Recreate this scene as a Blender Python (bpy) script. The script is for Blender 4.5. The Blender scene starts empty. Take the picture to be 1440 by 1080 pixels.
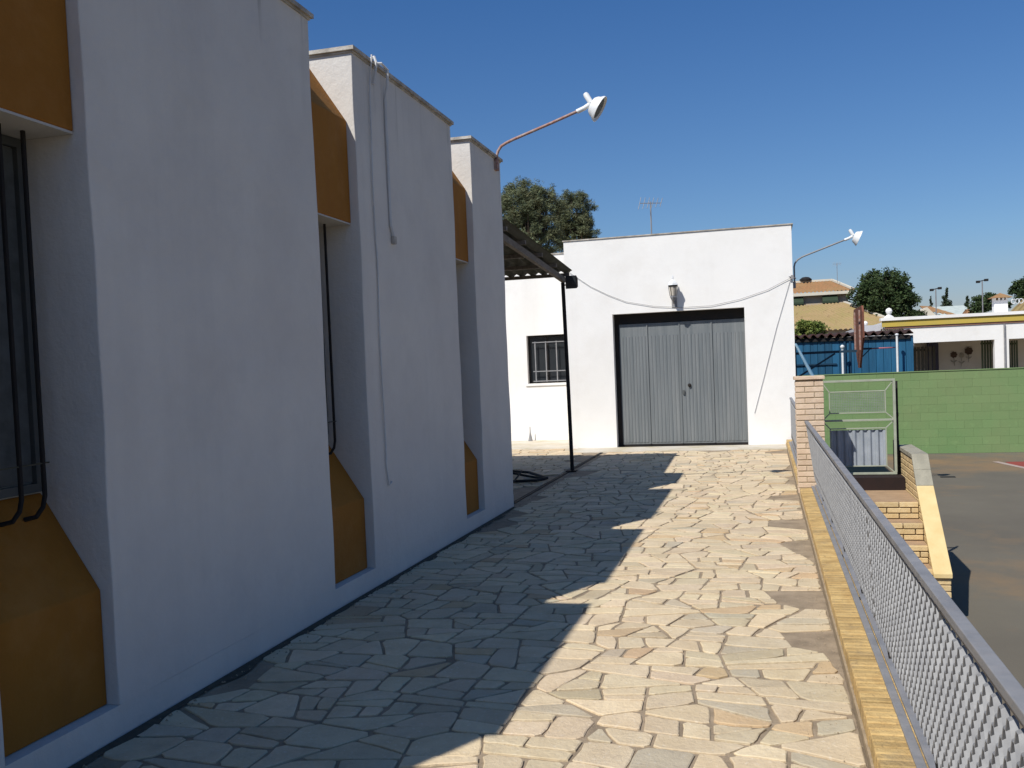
import bpy, bmesh, math, random
from mathutils import Vector, Matrix
from math import sin, cos, pi, radians
random.seed(7)
S = bpy.context.scene
C = S.collection

# ---------------------------------------------------------------- camera
YAW, PIT, ROL = -0.25980662, -0.038932907, -0.041209906
fw = Vector((sin(YAW)*cos(PIT), cos(YAW)*cos(PIT), sin(PIT)))
rt = Vector((cos(YAW), -sin(YAW), 0)); up = rt.cross(fw)
r2 = cos(ROL)*rt + sin(ROL)*up; u2 = -sin(ROL)*rt + cos(ROL)*up
cd = bpy.data.cameras.new('camera'); cam = bpy.data.objects.new('camera', cd); C.objects.link(cam)
cam.matrix_world = Matrix(((r2.x, u2.x, -fw.x, 0), (r2.y, u2.y, -fw.y, 0), (r2.z, u2.z, -fw.z, 1.6), (0, 0, 0, 1)))
cd.sensor_width = 36; cd.lens = 1312.28/1440*36
cd.shift_x = -7.53/1440; cd.shift_y = 31.54/1440
cd.clip_start = .05; cd.clip_end = 3000
S.camera = cam

# ---------------------------------------------------------------- light
SUN = Vector((-.415, -.80, 1.0)).normalized()       # towards the sun
EL = math.asin(SUN.z); AZ = math.atan2(SUN.x, SUN.y)
W = bpy.data.worlds.new('World'); S.world = W; W.use_nodes = True
nt = W.node_tree; bg = nt.nodes['Background']
sky = nt.nodes.new('ShaderNodeTexSky'); sky.sky_type = 'NISHITA'; sky.sun_disc = False
sky.sun_elevation = EL; sky.sun_rotation = AZ
sky.altitude = 0; sky.air_density = 1.0; sky.dust_density = .6; sky.ozone_density = 6.0
# the whole dome shifts from a greyish lavender horizon to a deeper blue overhead, alike in every direction
tc = nt.nodes.new('ShaderNodeTexCoord'); sx = nt.nodes.new('ShaderNodeSeparateXYZ'); nt.links.new(tc.outputs['Generated'], sx.inputs[0])
cr = nt.nodes.new('ShaderNodeValToRGB'); nt.links.new(sx.outputs['Z'], cr.inputs[0])
cr.color_ramp.elements[0].position = 0.0; cr.color_ramp.elements[0].color = (1.26, 1.04, 1.06, 1)
cr.color_ramp.elements[1].position = .42; cr.color_ramp.elements[1].color = (.62, 1.08, 1.50, 1)
e_ = cr.color_ramp.elements.new(.12); e_.color = (1.06, 1.22, 1.36, 1)
mx = nt.nodes.new('ShaderNodeMix'); mx.data_type = 'RGBA'; mx.blend_type = 'MULTIPLY'; mx.inputs[0].default_value = 1
nt.links.new(sky.outputs[0], mx.inputs[6]); nt.links.new(cr.outputs[0], mx.inputs[7])
nt.links.new(mx.outputs[2], bg.inputs[0]); bg.inputs[1].default_value = .067
sl = bpy.data.lights.new('sun', 'SUN'); sl.energy = 5.0; sl.angle = radians(.5); sl.color = (1, .97, .92)
so = bpy.data.objects.new('sun', sl); C.objects.link(so)
so.rotation_euler = SUN.to_track_quat('Z', 'Y').to_euler(); so.location = (-5, -10, 15)
S.view_settings.view_transform = 'Standard'; S.view_settings.look = 'None'
S.view_settings.exposure = 0; S.view_settings.gamma = 1; S.view_settings.use_curve_mapping = False

# ---------------------------------------------------------------- materials
MATS = {}
def mat(name, col, rough=.8, col2=None, nscale=3.0, ndet=6, bump=0.0, bscale=40, metal=0.0, stretch=None,
        ramp=(.35, .65), rnd=0.0, attr=False, streak=None, spots=None, spec=.3, dirt=None, runs=None, trowel=0):
    """procedural material: two colours mixed by noise, per-piece brightness, optional streaks / spots, bump"""
    if name in MATS: return MATS[name]
    m = bpy.data.materials.new(name); m.use_nodes = True; MATS[name] = m
    t = m.node_tree; N = t.nodes; Lk = t.links.new; b = N['Principled BSDF']
    b.inputs['Roughness'].default_value = rough; b.inputs['Metallic'].default_value = metal
    b.inputs['Specular IOR Level'].default_value = spec
    geo = N.new('ShaderNodeNewGeometry')
    def noise(scale, det=6, st=None, rough_=.6):
        mp = N.new('ShaderNodeMapping'); Lk(geo.outputs['Position'], mp.inputs[0])
        if st: mp.inputs['Scale'].default_value = st
        n = N.new('ShaderNodeTexNoise'); n.inputs['Scale'].default_value = scale; n.inputs['Detail'].default_value = det
        n.inputs['Roughness'].default_value = rough_
        Lk(mp.outputs[0], n.inputs['Vector']); return n
    def rampn(src, a, bb, c0=0., c1=1.):
        r = N.new('ShaderNodeMapRange'); r.inputs[1].default_value = a; r.inputs[2].default_value = bb
        r.inputs[3].default_value = c0; r.inputs[4].default_value = c1; Lk(src, r.inputs[0]); return r.outputs[0]
    def mix(fac, A, B, mode='MIX'):
        x = N.new('ShaderNodeMix'); x.data_type = 'RGBA'; x.blend_type = mode
        if hasattr(fac, 'links'): Lk(fac, x.inputs[0])
        else: x.inputs[0].default_value = fac
        for i, v in ((6, A), (7, B)):
            if hasattr(v, 'links'): Lk(v, x.inputs[i])
            else: x.inputs[i].default_value = (*v, 1)
        return x.outputs[2]
    col2 = col2 or tuple(c*.82 for c in col)
    n1 = noise(nscale, ndet, stretch)
    out = mix(rampn(n1.outputs[0], *ramp), col, col2)
    if streak:     # (colour, amount, scale)
        n2 = noise(streak[2], 4, (1, 1, .06))
        out = mix(rampn(n2.outputs[0], .56, .78, 0, streak[1]), out, streak[0])
    if dirt:       # (colour, amount, scale)
        n4 = noise(dirt[2], 8, None, .7)
        out = mix(rampn(n4.outputs[0], .5, .72, 0, dirt[1]), out, dirt[0])
    if runs:       # dark water runs below a coping at the given height, fading out further down
        n5 = noise(5.5, 5, (1, 1, .045)); n6 = noise(1.4, 3)
        sp = N.new('ShaderNodeSeparateXYZ'); Lk(geo.outputs['Position'], sp.inputs[0])
        ml = N.new('ShaderNodeMath'); ml.operation = 'MULTIPLY'
        Lk(rampn(n5.outputs[0], .57, .70), ml.inputs[0]); Lk(rampn(sp.outputs['Z'], runs[1]-.75, runs[1], 0, 1), ml.inputs[1])
        m2 = N.new('ShaderNodeMath'); m2.operation = 'MULTIPLY'; Lk(ml.outputs[0], m2.inputs[0]); Lk(rampn(n6.outputs[0], .42, .62, .05, .85), m2.inputs[1])
        out = mix(m2.outputs[0], out, runs[0])
    if spots:
        n3 = noise(spots[2], 3)
        out = mix(rampn(n3.outputs[0], .6, .68, 0, spots[1]), out, spots[0])
    if rnd or attr:
        if attr:
            a = N.new('ShaderNodeAttribute'); a.attribute_name = 'tint'; src = a.outputs['Color']
            out = mix(1.0, out, src, 'MULTIPLY')
        else:
            oi = N.new('ShaderNodeObjectInfo')
            v = rampn(oi.outputs['Random'], 0, 1, 1-rnd, 1+rnd*.4)
            hs = N.new('ShaderNodeHueSaturation'); Lk(v, hs.inputs['Value']); Lk(out, hs.inputs['Color'])
            out = hs.outputs[0]
    Lk(out, b.inputs['Base Color'])
    if bump:
        nb = noise(bscale, 8, stretch if stretch else None, .65)
        bp = N.new('ShaderNodeBump'); bp.inputs['Strength'].default_value = bump; bp.inputs['Distance'].default_value = .01
        Lk(nb.outputs[0], bp.inputs['Height']); Lk(bp.outputs[0], b.inputs['Normal'])
        if trowel:
            nw = noise(3.2, 5, (1, 1, .7), .55); b2 = N.new('ShaderNodeBump'); b2.inputs['Strength'].default_value = trowel
            b2.inputs['Distance'].default_value = .05; Lk(nw.outputs[0], b2.inputs['Height']); Lk(b2.outputs[0], bp.inputs['Normal'])
    return m

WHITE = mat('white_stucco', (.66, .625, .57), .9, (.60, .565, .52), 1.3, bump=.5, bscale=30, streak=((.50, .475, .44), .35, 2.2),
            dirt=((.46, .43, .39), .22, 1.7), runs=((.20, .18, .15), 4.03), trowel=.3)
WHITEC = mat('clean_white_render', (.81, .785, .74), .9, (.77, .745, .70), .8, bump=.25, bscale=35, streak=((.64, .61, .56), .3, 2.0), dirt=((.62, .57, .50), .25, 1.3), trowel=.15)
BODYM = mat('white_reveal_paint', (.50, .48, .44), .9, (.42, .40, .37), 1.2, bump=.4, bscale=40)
OCHRE = mat('ochre_paint', (.32, .132, .015), .9, (.27, .105, .013), 1.1, bump=.5, bscale=30, streak=((.17, .075, .025), .55, 3), dirt=((.42, .20, .06), .35, 2.3), ramp=(.3, .7))
COPE = mat('coping_cement', (.52, .48, .42), .9, (.27, .24, .20), 7, bump=.6, bscale=50)
STONE = mat('paving_stone', (.64, .525, .36), .9, (.57, .455, .30), 5.0, bump=.8, bscale=38, attr=True, dirt=((.36, .29, .22), .35, 9),
            spots=((.70, .62, .50), .5, 45))
MORTAR = mat('joint_mortar', (.37, .285, .195), .95, (.24, .185, .125), 6, bump=.8, bscale=60)
CONC = mat('grey_concrete', (.42, .38, .32), .95, (.33, .30, .25), 2.2, bump=.6, bscale=40, dirt=((.5, .36, .2), .5, 1.0))
THRESH = mat('pale_threshold_concrete', (.60, .55, .46), .95, (.50, .43, .33), 2.0, bump=.5, bscale=40, dirt=((.45, .42, .2), .5, 2.0))
COURT = mat('court_surface', (.150, .132, .098), .95, (.12, .105, .08), .35, bump=.5, bscale=30, dirt=((.24, .155, .08), 1.2, .22))
DIRT = mat('dry_ground', (.30, .23, .15), 1, (.22, .18, .11), .1, bump=.5, bscale=5)
YBRICK = mat('yellow_kerb_brick', (.60, .42, .18), .9, (.46, .30, .12), 9, bump=.9, bscale=60, rnd=.22, dirt=((.33, .26, .16), .8, 4.0), spots=((.30, .2, .1), .6, 35))
PBRICK = mat('pale_pillar_brick', (.66, .51, .37), .88, (.58, .43, .30), 12, bump=.6, bscale=70, rnd=.12)
SBRICK = mat('step_brick', (.66, .50, .27), .88, (.56, .40, .19), 12, bump=.6, bscale=70, rnd=.14)
BMORT = mat('brick_mortar', (.40, .31, .20), .95, (.30, .23, .15), 14, bump=.7, bscale=70)
TREAD = mat('step_tread', (.40, .27, .16), .9, (.33, .22, .13), 6, bump=.4)
YCAP = mat('yellow_coping_paint', (.70, .54, .27), .8, (.62, .46, .21), 4, bump=.3)
GCAP = mat('weathered_coping', (.36, .33, .25), .9, (.27, .25, .19), 7, bump=.7)
GATESHADE = mat('gate_gap_shade', (.022, .011, .009), .8, (.016, .009, .008), 5)  # shade of the gap below the gate, put into the colour
GALV = mat('galvanised_steel', (.27, .265, .265), .6, (.20, .20, .205), 8, metal=.1, bump=.2, dirt=((.33, .29, .26), .5, 5))
GALVM = mat('expanded_metal', (.27, .27, .27), .6, (.18, .18, .185), 14, metal=.1, spec=.5)
GREYP = mat('grey_door_paint', (.125, .14, .145), .55, (.19, .20, .20), 2.0, stretch=(9, 9, .35), bump=.12, streak=((.23, .235, .23), .4, 9), ramp=(.3, .7))
DARKM = mat('dark_steel', (.020, .020, .021), .85, (.03, .025, .022), 9, metal=.3)
RUSTM = mat('rusty_steel', (.30, .13, .09), .7, (.36, .29, .26), 18, metal=.2, bump=.3)
LAMPW = mat('white_enamel', (.74, .74, .72), .4, (.66, .66, .64), 12)
GLASSD = mat('dark_window_glass', (.02, .024, .028), .08, (.03, .033, .036), 1, spec=.8)
SHUT = mat('grey_shutter', (.07, .075, .07), .6, (.11, .12, .12), 10)
ALU = mat('aluminium_frame', (.12, .125, .12), .6, (.09, .1, .1), 6, metal=.4)
SHEET = mat('fibre_cement_sheet', (.085, .085, .065), .9, (.05, .05, .04), 4, bump=.5)
TIMB = mat('painted_beam', (.20, .17, .14), .8, (.13, .11, .09), 6, stretch=(6, 1, 6), bump=.3)
GREENB = mat('green_block_paint', (.145, .245, .095), .9, (.18, .245, .105), .45, bump=.5, bscale=25, rnd=.05, dirt=((.18, .23, .10), .5, .8), spots=((.2, .3, .12), .4, 4))
BLUEP = mat('blue_panel_paint', (.018, .105, .20), .55, (.014, .078, .15), 3, stretch=(4, 4, .4), rnd=.3, streak=((.05, .15, .22), .5, 5))
BLUEL = mat('pale_blue_paint', (.14, .26, .33), .5, (.10, .2, .27), 6)
YFASC = mat('yellow_fascia_paint', (.50, .36, .065), .8, (.44, .34, .08), 1.5)
PINKM = mat('terracotta_band', (.38, .19, .14), .85, (.30, .15, .11), 3)
PORCHB = mat('porch_back_wall', (.62, .56, .48), .9, (.55, .49, .42), 1)
BROWNG = mat('brown_gate_slats', (.10, .08, .055), .8, (.07, .06, .04), 3, rnd=.3)
GREENG = mat('olive_gate_slats', (.085, .10, .055), .8, (.06, .075, .04), 3, rnd=.3)
FLOWM = mat('painted_flower_brown', (.11, .07, .05), .8)
TILE = mat('terracotta_tile', (.36, .185, .085), .9, (.28, .165, .075), 4, bump=.5, rnd=.2, dirt=((.32, .26, .12), .6, .8))
TILES = mat('sandy_lichen_tile', (.36, .25, .125), .9, (.30, .225, .095), 1.2, bump=.8, bscale=14, rnd=.15, dirt=((.34, .30, .11), .6, .6), spots=((.22, .14, .07), .6, 2.6))
HWALL = mat('beige_house_render', (.46, .37, .27), .9, (.40, .32, .24), 1)
CREAM = mat('cream_house_render', (.62, .57, .46), .9, (.56, .5, .4), 1)
LAVW = mat('pale_grey_roof', (.52, .51, .52), .8, (.46, .46, .48), 2)
AWN = mat('dark_green_awning', (.035, .055, .03), .8)
REDP = mat('red_paint', (.30, .06, .045), .9, (.22, .05, .04), 5)
PINKP = mat('faded_red_paint', (.42, .14, .16), .7)
BLACKP = mat('black_rubber', (.015, .015, .015), .7)
CABLE = mat('grey_cable', (.33, .33, .33), .7); CABLEW = mat('white_cable', (.60, .59, .57), .6)
LGLASS = mat('lantern_glass', (.55, .50, .42), .35, (.48, .42, .34), 30)
BARK = mat('bark', (.12, .085, .06), .95, (.08, .06, .045), 8, bump=.8)
def leafmat(name, a, b_):
    m = mat(name, a, .75, b_, 1.3, attr=True, spec=.2)
    bs = m.node_tree.nodes['Principled BSDF']
    return m
LEAF1 = leafmat('pine_needles', (.12, .145, .075), (.155, .16, .085))
LEAF2 = leafmat('dark_broadleaf', (.036, .062, .020), (.055, .078, .028))
LEAF3 = leafmat('bush_leaf', (.13, .19, .035), (.17, .19, .05))
LEAF4 = leafmat('cypress_leaf', (.030, .047, .022), (.045, .055, .028))

# ---------------------------------------------------------------- mesh helpers
class MB:
    def __init__(s): s.v = []; s.f = []; s.t = []
    def add(s, vs, fs, tint=None):
        k = len(s.v); s.v += [tuple(v) for v in vs]; s.f += [tuple(i+k for i in f) for f in fs]
        s.t += [tint]*len(fs)
    def box(s, x0, x1, y0, y1, z0, z1, tint=None):
        s.add([(x, y, z) for x in (x0, x1) for y in (y0, y1) for z in (z0, z1)],
              [(0, 1, 3, 2), (4, 6, 7, 5), (0, 4, 5, 1), (2, 3, 7, 6), (0, 2, 6, 4), (1, 5, 7, 3)], tint); return s
    def bar(s, a, b, w, h=None, upv=(0, 0, 1)):
        a, b = Vector(a), Vector(b); h = h or w; d = (b-a).normalized(); u = Vector(upv)
        if abs(d.dot(u)) > .98: u = Vector((0, 1, 0))
        r = d.cross(u).normalized(); u = r.cross(d)
        vs = [p+r*i*w/2+u*j*h/2 for p in (a, b) for i, j in ((-1, -1), (1, -1), (1, 1), (-1, 1))]
        s.add(vs, [(3, 2, 1, 0), (4, 5, 6, 7), (0, 1, 5, 4), (1, 2, 6, 5), (2, 3, 7, 6), (3, 0, 4, 7)]); return s
    def tube(s, pts, r, n=8, r1=None):
        pts = [Vector(p) for p in pts]; m = len(pts); rings = []; pu = None
        for i, p in enumerate(pts):
            d = (pts[min(i+1, m-1)]-pts[max(i-1, 0)]).normalized()
            u = pu if pu else (Vector((0, 0, 1)) if abs(d.z) < .9 else Vector((1, 0, 0)))
            x = d.cross(u).normalized(); u = x.cross(d).normalized(); pu = u
            rr = r if r1 is None else r+(r1-r)*i/(m-1)
            rings.append([p+(x*cos(2*pi*k/n)+u*sin(2*pi*k/n))*rr for k in range(n)])
        vs = [v for q in rings for v in q]
        fs = [(i*n+k, i*n+(k+1) % n, (i+1)*n+(k+1) % n, (i+1)*n+k) for i in range(m-1) for k in range(n)]
        fs += [tuple(reversed(range(n))), tuple((m-1)*n+k for k in range(n))]
        s.add(vs, fs); return s
    def lathe(s, prof, o, axis=(0, 0, 1), n=16):
        o = Vector(o); a = Vector(axis).normalized(); u = Vector((1, 0, 0)) if abs(a.x) < .9 else Vector((0, 1, 0))
        x = a.cross(u).normalized(); y = a.cross(x)
        vs = [o+a*h+(x*cos(2*pi*k/n)+y*sin(2*pi*k/n))*max(r, .0005) for r, h in prof for k in range(n)]
        m = len(prof)
        fs = [(i*n+k, i*n+(k+1) % n, (i+1)*n+(k+1) % n, (i+1)*n+k) for i in range(m-1) for k in range(n)]
        fs += [tuple(reversed(range(n))), tuple((m-1)*n+k for k in range(n))]
        s.add(vs, fs); return s
    def prism_x(s, yz, x0, x1):   # polygon in the y-z plane extruded along x
        n = len(yz); vs = [(x0, y, z) for y, z in yz]+[(x1, y, z) for y, z in yz]
        s.add(vs, [tuple(range(n)), tuple(reversed(range(n, 2*n)))]+[(i, i+n, (i+1) % n+n, (i+1) % n) for i in range(n)]); return s
    def prism_y(s, xz, y0, y1):
        n = len(xz); vs = [(x, y0, z) for x, z in xz]+[(x, y1, z) for x, z in xz]
        s.add(vs, [tuple(range(n)), tuple(reversed(range(n, 2*n)))]+[(i, i+n, (i+1) % n+n, (i+1) % n) for i in range(n)]); return s
    def mesh(s, name, m, smooth=False):
        me = bpy.data.meshes.new(name); me.from_pydata(s.v, [], s.f)
        if m: me.materials.append(m)
        if any(t is not None for t in s.t):
            at = me.color_attributes.new('tint', 'FLOAT_COLOR', 'CORNER'); i = 0; arr = []
            for f, t in zip(s.f, s.t):
                t = t or (1, 1, 1); arr += [t[0], t[1], t[2], 1.0]*len(f)
            at.data.foreach_set('color', arr)
        bm = bmesh.new(); bm.from_mesh(me); bmesh.ops.recalc_face_normals(bm, faces=bm.faces); bm.to_mesh(me); bm.free()
        if smooth:
            me.polygons.foreach_set('use_smooth', [True]*len(me.polygons))
            try: me.set_sharp_from_angle(angle=radians(40))
            except Exception: pass
        return me
    def build(s, name, m, parent=None, smooth=False, bevel=0, kind=None):
        o = bpy.data.objects.new(name, s.mesh(name, m, smooth)); C.objects.link(o)
        if parent: setpar(o, parent)
        if bevel:
            b = o.modifiers.new('bevel', 'BEVEL'); b.width = bevel; b.segments = 2; b.limit_method = 'ANGLE'
        if kind: o['kind'] = kind
        return o
def setpar(o, p):
    o.parent = p; o.matrix_parent_inverse = Matrix.Translation(worldloc(p)).inverted()
def worldloc(p):
    return Vector(p['base']) if 'base' in p else Vector((0, 0, 0))
BASES = {}
def worldloc(p): return BASES.get(p.name, Vector((0, 0, 0)))
def thing(name, label, cat, loc=(0, 0, 0), group=None):
    o = bpy.data.objects.new(name, None); C.objects.link(o); o.location = loc; o.empty_display_size = .2
    BASES[o.name] = Vector(loc)
    o['label'] = label; o['category'] = cat
    if group: o['group'] = group
    return o
def tag(o, label, cat, group=None):
    o['label'] = label; o['category'] = cat
    if group: o['group'] = group
    return o
def piece(name, me, loc, parent, rot=None, scale=None):
    o = bpy.data.objects.new(name, me); C.objects.link(o)
    M = Matrix.Translation(Vector(loc)-worldloc(parent))
    if rot: M = M @ rot.to_4x4()
    if scale: M = M @ Matrix.Diagonal((*scale, 1))
    o.parent = parent; o.matrix_basis = M
    return o
def struct(mb, name, m, **k):
    o = mb.build(name, m, **k); o['kind'] = 'structure'; return o
def R(a, b): return random.uniform(a, b)

def brick_mesh(lx, ly, lz, m, c=.004):
    """brick centred at origin with small chamfers on all edges"""
    mb = MB(); x, y, z = lx/2, ly/2, lz/2
    bm = bmesh.new(); bmesh.ops.create_cube(bm, size=1)
    for v in bm.verts: v.co = Vector((v.co.x*lx, v.co.y*ly, v.co.z*lz))
    bmesh.ops.bevel(bm, geom=list(bm.edges), offset=c, segments=1, affect='EDGES')
    me = bpy.data.meshes.new('brick'); bm.to_mesh(me); bm.free(); me.materials.append(m); return me

# ================================================================= SETTING
CZ = -1.10       # court level
mb = MB(); n = 40
mb.add([(-1500, -1500, CZ-.06), (1500, -1500, CZ-.06), (1500, 1500, CZ-.06), (-1500, 1500, CZ-.06)], [(0, 1, 2, 3)])
struct(mb, 'ground', DIRT)
court = struct(MB().box(.75, 40, -12, 27, CZ-.05, CZ), 'sports_court', COURT)
terrace = MB().box(-16, .65, -12, 23, CZ-.02, -.016)
terrace = struct(terrace, 'terrace', MORTAR)
rw = struct(MB().box(.652, .745, -12, 18.4, CZ-.02, -.02), 'retaining_wall', CONC)
# concrete apron before the garage
struct(MB().box(-3.6, .36, 17.25, 18.2, -.02, .002), 'threshold_slab', THRESH)
struct(MB().box(-9.5, -3.64, 18.22, 20.4, -.02, .0), 'yard_slab', THRESH)
# drain channel along the house side
struct(MB().box(-3.02, -2.965, 10.56, 17.24, -.014, -.006), 'drain_gap', DARKM)

# ---- crazy paving: irregular cells from jittered rows, clipped half-plane wise
def cells(x0, x1, y0, y1, sx, sy):
    pts = []; y = y0-sy; row = 0
    while y < y1+sy:
        k = R(.85, 1.2); x = x0-sx+R(0, sx)
        while x < x1+sx:
            w = sx*R(.6, 1.5)
            if random.random() > .07: pts.append((x+w/2+R(-.03, .03), y+R(-.24, .24)*sy))
            x += w
        y += sy*k; row += 1
    A = sx/sy*.8                      # cells wider than deep
    sc = [(p[0], p[1]*A) for p in pts]
    grid = {}
    g = sx*1.6
    for i, p in enumerate(sc): grid.setdefault((int(p[0]//g), int(p[1]//g)), []).append(i)
    out = []
    for i, p in enumerate(sc):
        if not (x0 <= p[0] <= x1 and y0*A <= p[1] <= y1*A): continue
        poly = [(p[0]-sx*1.6, p[1]-sx*1.6), (p[0]+sx*1.6, p[1]-sx*1.6), (p[0]+sx*1.6, p[1]+sx*1.6), (p[0]-sx*1.6, p[1]+sx*1.6)]
        gx, gy = int(p[0]//g), int(p[1]//g)
        nb = [j for a in (-2, -1, 0, 1, 2) for b in (-2, -1, 0, 1, 2) for j in grid.get((gx+a, gy+b), []) if j != i]
        nb.sort(key=lambda j: (sc[j][0]-p[0])**2+(sc[j][1]-p[1])**2)
        def clip(poly, mx, my, nx, ny):
            res = []
            for a in range(len(poly)):
                P, Q = poly[a], poly[(a+1) % len(poly)]
                dp = (P[0]-mx)*nx+(P[1]-my)*ny; dq = (Q[0]-mx)*nx+(Q[1]-my)*ny
                if dp <= 0: res.append(P)
                if (dp < 0 < dq) or (dq < 0 < dp):
                    t = dp/(dp-dq); res.append((P[0]+(Q[0]-P[0])*t, P[1]+(Q[1]-P[1])*t))
            return res
        for j in nb[:22]:
            q = sc[j]; poly = clip(poly, (p[0]+q[0])/2, (p[1]+q[1])/2, q[0]-p[0], q[1]-p[1])
            if len(poly) < 3: break
        if len(poly) < 3: continue
        poly = [(a, b/A) for a, b in poly]
        for mx, my, nx, ny in ((x0, 0, -1, 0), (x1, 0, 1, 0), (0, y0, 0, -1), (0, y1, 0, 1)):
            poly = clip(poly, mx, my, nx, ny)
            if len(poly) < 3: break
        if len(poly) >= 3: out.append(poly)
    return out
def shrink(poly, d):
    n = len(poly); ar = sum(poly[i][0]*poly[(i+1) % n][1]-poly[(i+1) % n][0]*poly[i][1] for i in range(n))/2
    if ar < 0: poly = poly[::-1]
    # drop very short edges
    q = [poly[i] for i in range(n) if math.hypot(poly[i][0]-poly[i-1][0], poly[i][1]-poly[i-1][1]) > .035]
    if len(q) < 3 or abs(ar) < .004: return None
    n = len(q); res = []
    for i in range(n):
        a, b, c = q[i-1], q[i], q[(i+1) % n]
        d1 = Vector((b[0]-a[0], b[1]-a[1])).normalized(); d2 = Vector((c[0]-b[0], c[1]-b[1])).normalized()
        n1 = Vector((-d1.y, d1.x)); n2 = Vector((-d2.y, d2.x)); m_ = (n1+n2)
        k = m_.length_squared
        if k < .3: m_ = m_*(1/max(k, .05)**.5)*.6; o = m_*d
        else: o = m_*(2*d/k)
        res.append((b[0]+o.x, b[1]+o.y))
    return res
def rough_poly(p):
    """cut corners and wobble edges like broken stone"""
    res = []; n = len(p)
    for i in range(n):
        a, b, c = p[i-1], p[i], p[(i+1) % n]
        k = R(.03, .16)
        l1 = math.hypot(a[0]-b[0], a[1]-b[1]); l2 = math.hypot(c[0]-b[0], c[1]-b[1])
        t1 = min(k, .04/l1); t2 = min(k, .04/l2)
        res.append((b[0]+(a[0]-b[0])*t1, b[1]+(a[1]-b[1])*t1))
        res.append((b[0]+(c[0]-b[0])*t2, b[1]+(c[1]-b[1])*t2))
        if l2 > .16:
            t = R(.4, .6); e = R(-.009, .009)
            res.append((b[0]+(c[0]-b[0])*t-(c[1]-b[1])/l2*e, b[1]+(c[1]-b[1])*t+(c[0]-b[0])/l2*e))
    return res
def stone_tint():
    r = random.random()
    if r < .07: c = (.82, .85, .88)                # bluish grey slab
    elif r < .12: c = (.90, .80, .70)
    elif r < .30: c = (1.08, 1.06, 1.02)
    elif r < .33: c = (.84, .83, .81)
    else: c = (1, .985, .96)
    v = R(.89, 1.08); return tuple(min(1.25, k*v*R(.98, 1.02)) for k in c)
def stone_into(mb, p, z):
    n = len(p); cx = sum(a for a, b in p)/n; cy = sum(b for a, b in p)/n
    tilt = (R(-.004, .004), R(-.004, .004))
    zz = lambda a, b: z+tilt[0]*(a-cx)+tilt[1]*(b-cy)
    inn = []
    for a, b in p:
        dx, dy = cx-a, cy-b; l = math.hypot(dx, dy); inn.append((a+dx/l*.006, b+dy/l*.006))
    vs = [(a, b, -.03) for a, b in p]+[(a, b, zz(a, b)-.003) for a, b in p]+[(a, b, zz(a, b)) for a, b in inn]
    fs = [(i, (i+1) % n, n+(i+1) % n, n+i) for i in range(n)]+[(n+i, n+(i+1) % n, 2*n+(i+1) % n, 2*n+i) for i in range(n)]
    fs.append(tuple(range(2*n, 3*n)))
    mb.add(vs, fs, stone_tint())
paving = MB().box(-2.86, .345, -1.0, 17.24, -.0158, -.0085)
paving = struct(paving, 'paving', MORTAR)
polys = []
def pieces(x0, x1, y0, y1):
    """coarse cells broken along straight cracks, as slabs split by hand are"""
    todo = list(cells(x0, x1, y0, y1, .66, .44)); out = []
    while todo:
        p = todo.pop(); n = len(p)
        ar = abs(sum(p[i][0]*p[(i+1) % n][1]-p[(i+1) % n][0]*p[i][1] for i in range(n))/2)
        w = max(a for a, b in p)-min(a for a, b in p); h = max(b for a, b in p)-min(b for a, b in p)
        if ar < R(.026, .085) or n < 3:
            out.append(p); continue
        cx = sum(a for a, b in p)/n+R(-.13, .13)*w; cy = sum(b for a, b in p)/n+R(-.13, .13)*h
        an = (0 if h*1.35 > w*R(.8, 1.25) else pi/2)+random.gauss(0, .24)      # crack direction from the x axis
        nx, ny = -sin(an), cos(an)
        for s_ in (1, -1):
            res = []
            for a in range(n):
                P, Q = p[a], p[(a+1) % n]
                dp = ((P[0]-cx)*nx+(P[1]-cy)*ny)*s_; dq = ((Q[0]-cx)*nx+(Q[1]-cy)*ny)*s_
                if dp <= 0: res.append(P)
                if (dp < 0 < dq) or (dq < 0 < dp):
                    t = dp/(dp-dq); res.append((P[0]+(Q[0]-P[0])*t, P[1]+(Q[1]-P[1])*t))
            if len(res) >= 3: todo.append(res)
    return out
for c in pieces(-2.86, .345, 2.4, 17.24):
    q = shrink(c, R(.005, .011))
    if q: polys.append(rough_poly(q))
polys.sort(key=lambda p: min(b for a, b in p))
# biggest-on-screen first: the nearest ones
far = MB()
for i, p in enumerate(polys):
    z = R(-.003, .003)
    if i < 300:
        m_ = MB(); stone_into(m_, p, z); o = m_.build('stone', STONE, paving)
    else: stone_into(far, p, z)
for c in pieces(-2.86, .345, -1.0, 2.38):
    q = shrink(c, .01)
    if q: stone_into(far, rough_poly(q), 0)
far.build('far_stones', STONE, paving, kind='stuff')
yard = MB()
for c in pieces(-9, -3.03, 10.6, 18.2):
    q = shrink(c, R(.006, .012))
    if q: stone_into(yard, rough_poly(q), R(-.003, .002))
o = yard.build('yard_paving', STONE); o['kind'] = 'stuff'; tag(o, 'irregular stone paving under the corrugated canopy', 'paving')

# grit and small debris along the kerb and the wall foot
grit = MB()
for i in range(1100):
    side = random.random()
    if side < .6: x = .345-abs(random.gauss(0, .09)); 
    else: x = -2.86+abs(random.gauss(0, .05))
    y = R(3, 14); s = R(.0015, .005) if side < .6 else R(.003, .010)
    z = .001
    a = R(0, 6.28)
    vs = [(x+s*cos(a+k*2.09), y+s*sin(a+k*2.09), z) for k in range(3)]+[(x, y, z+s*.9)]
    grit.add(vs, [(0, 1, 3), (1, 2, 3), (2, 0, 3)])
o = grit.build('grit', mat('grit_soil', (.36, .28, .19), 1, (.26, .20, .13), 40)); o['kind'] = 'stuff'

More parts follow.
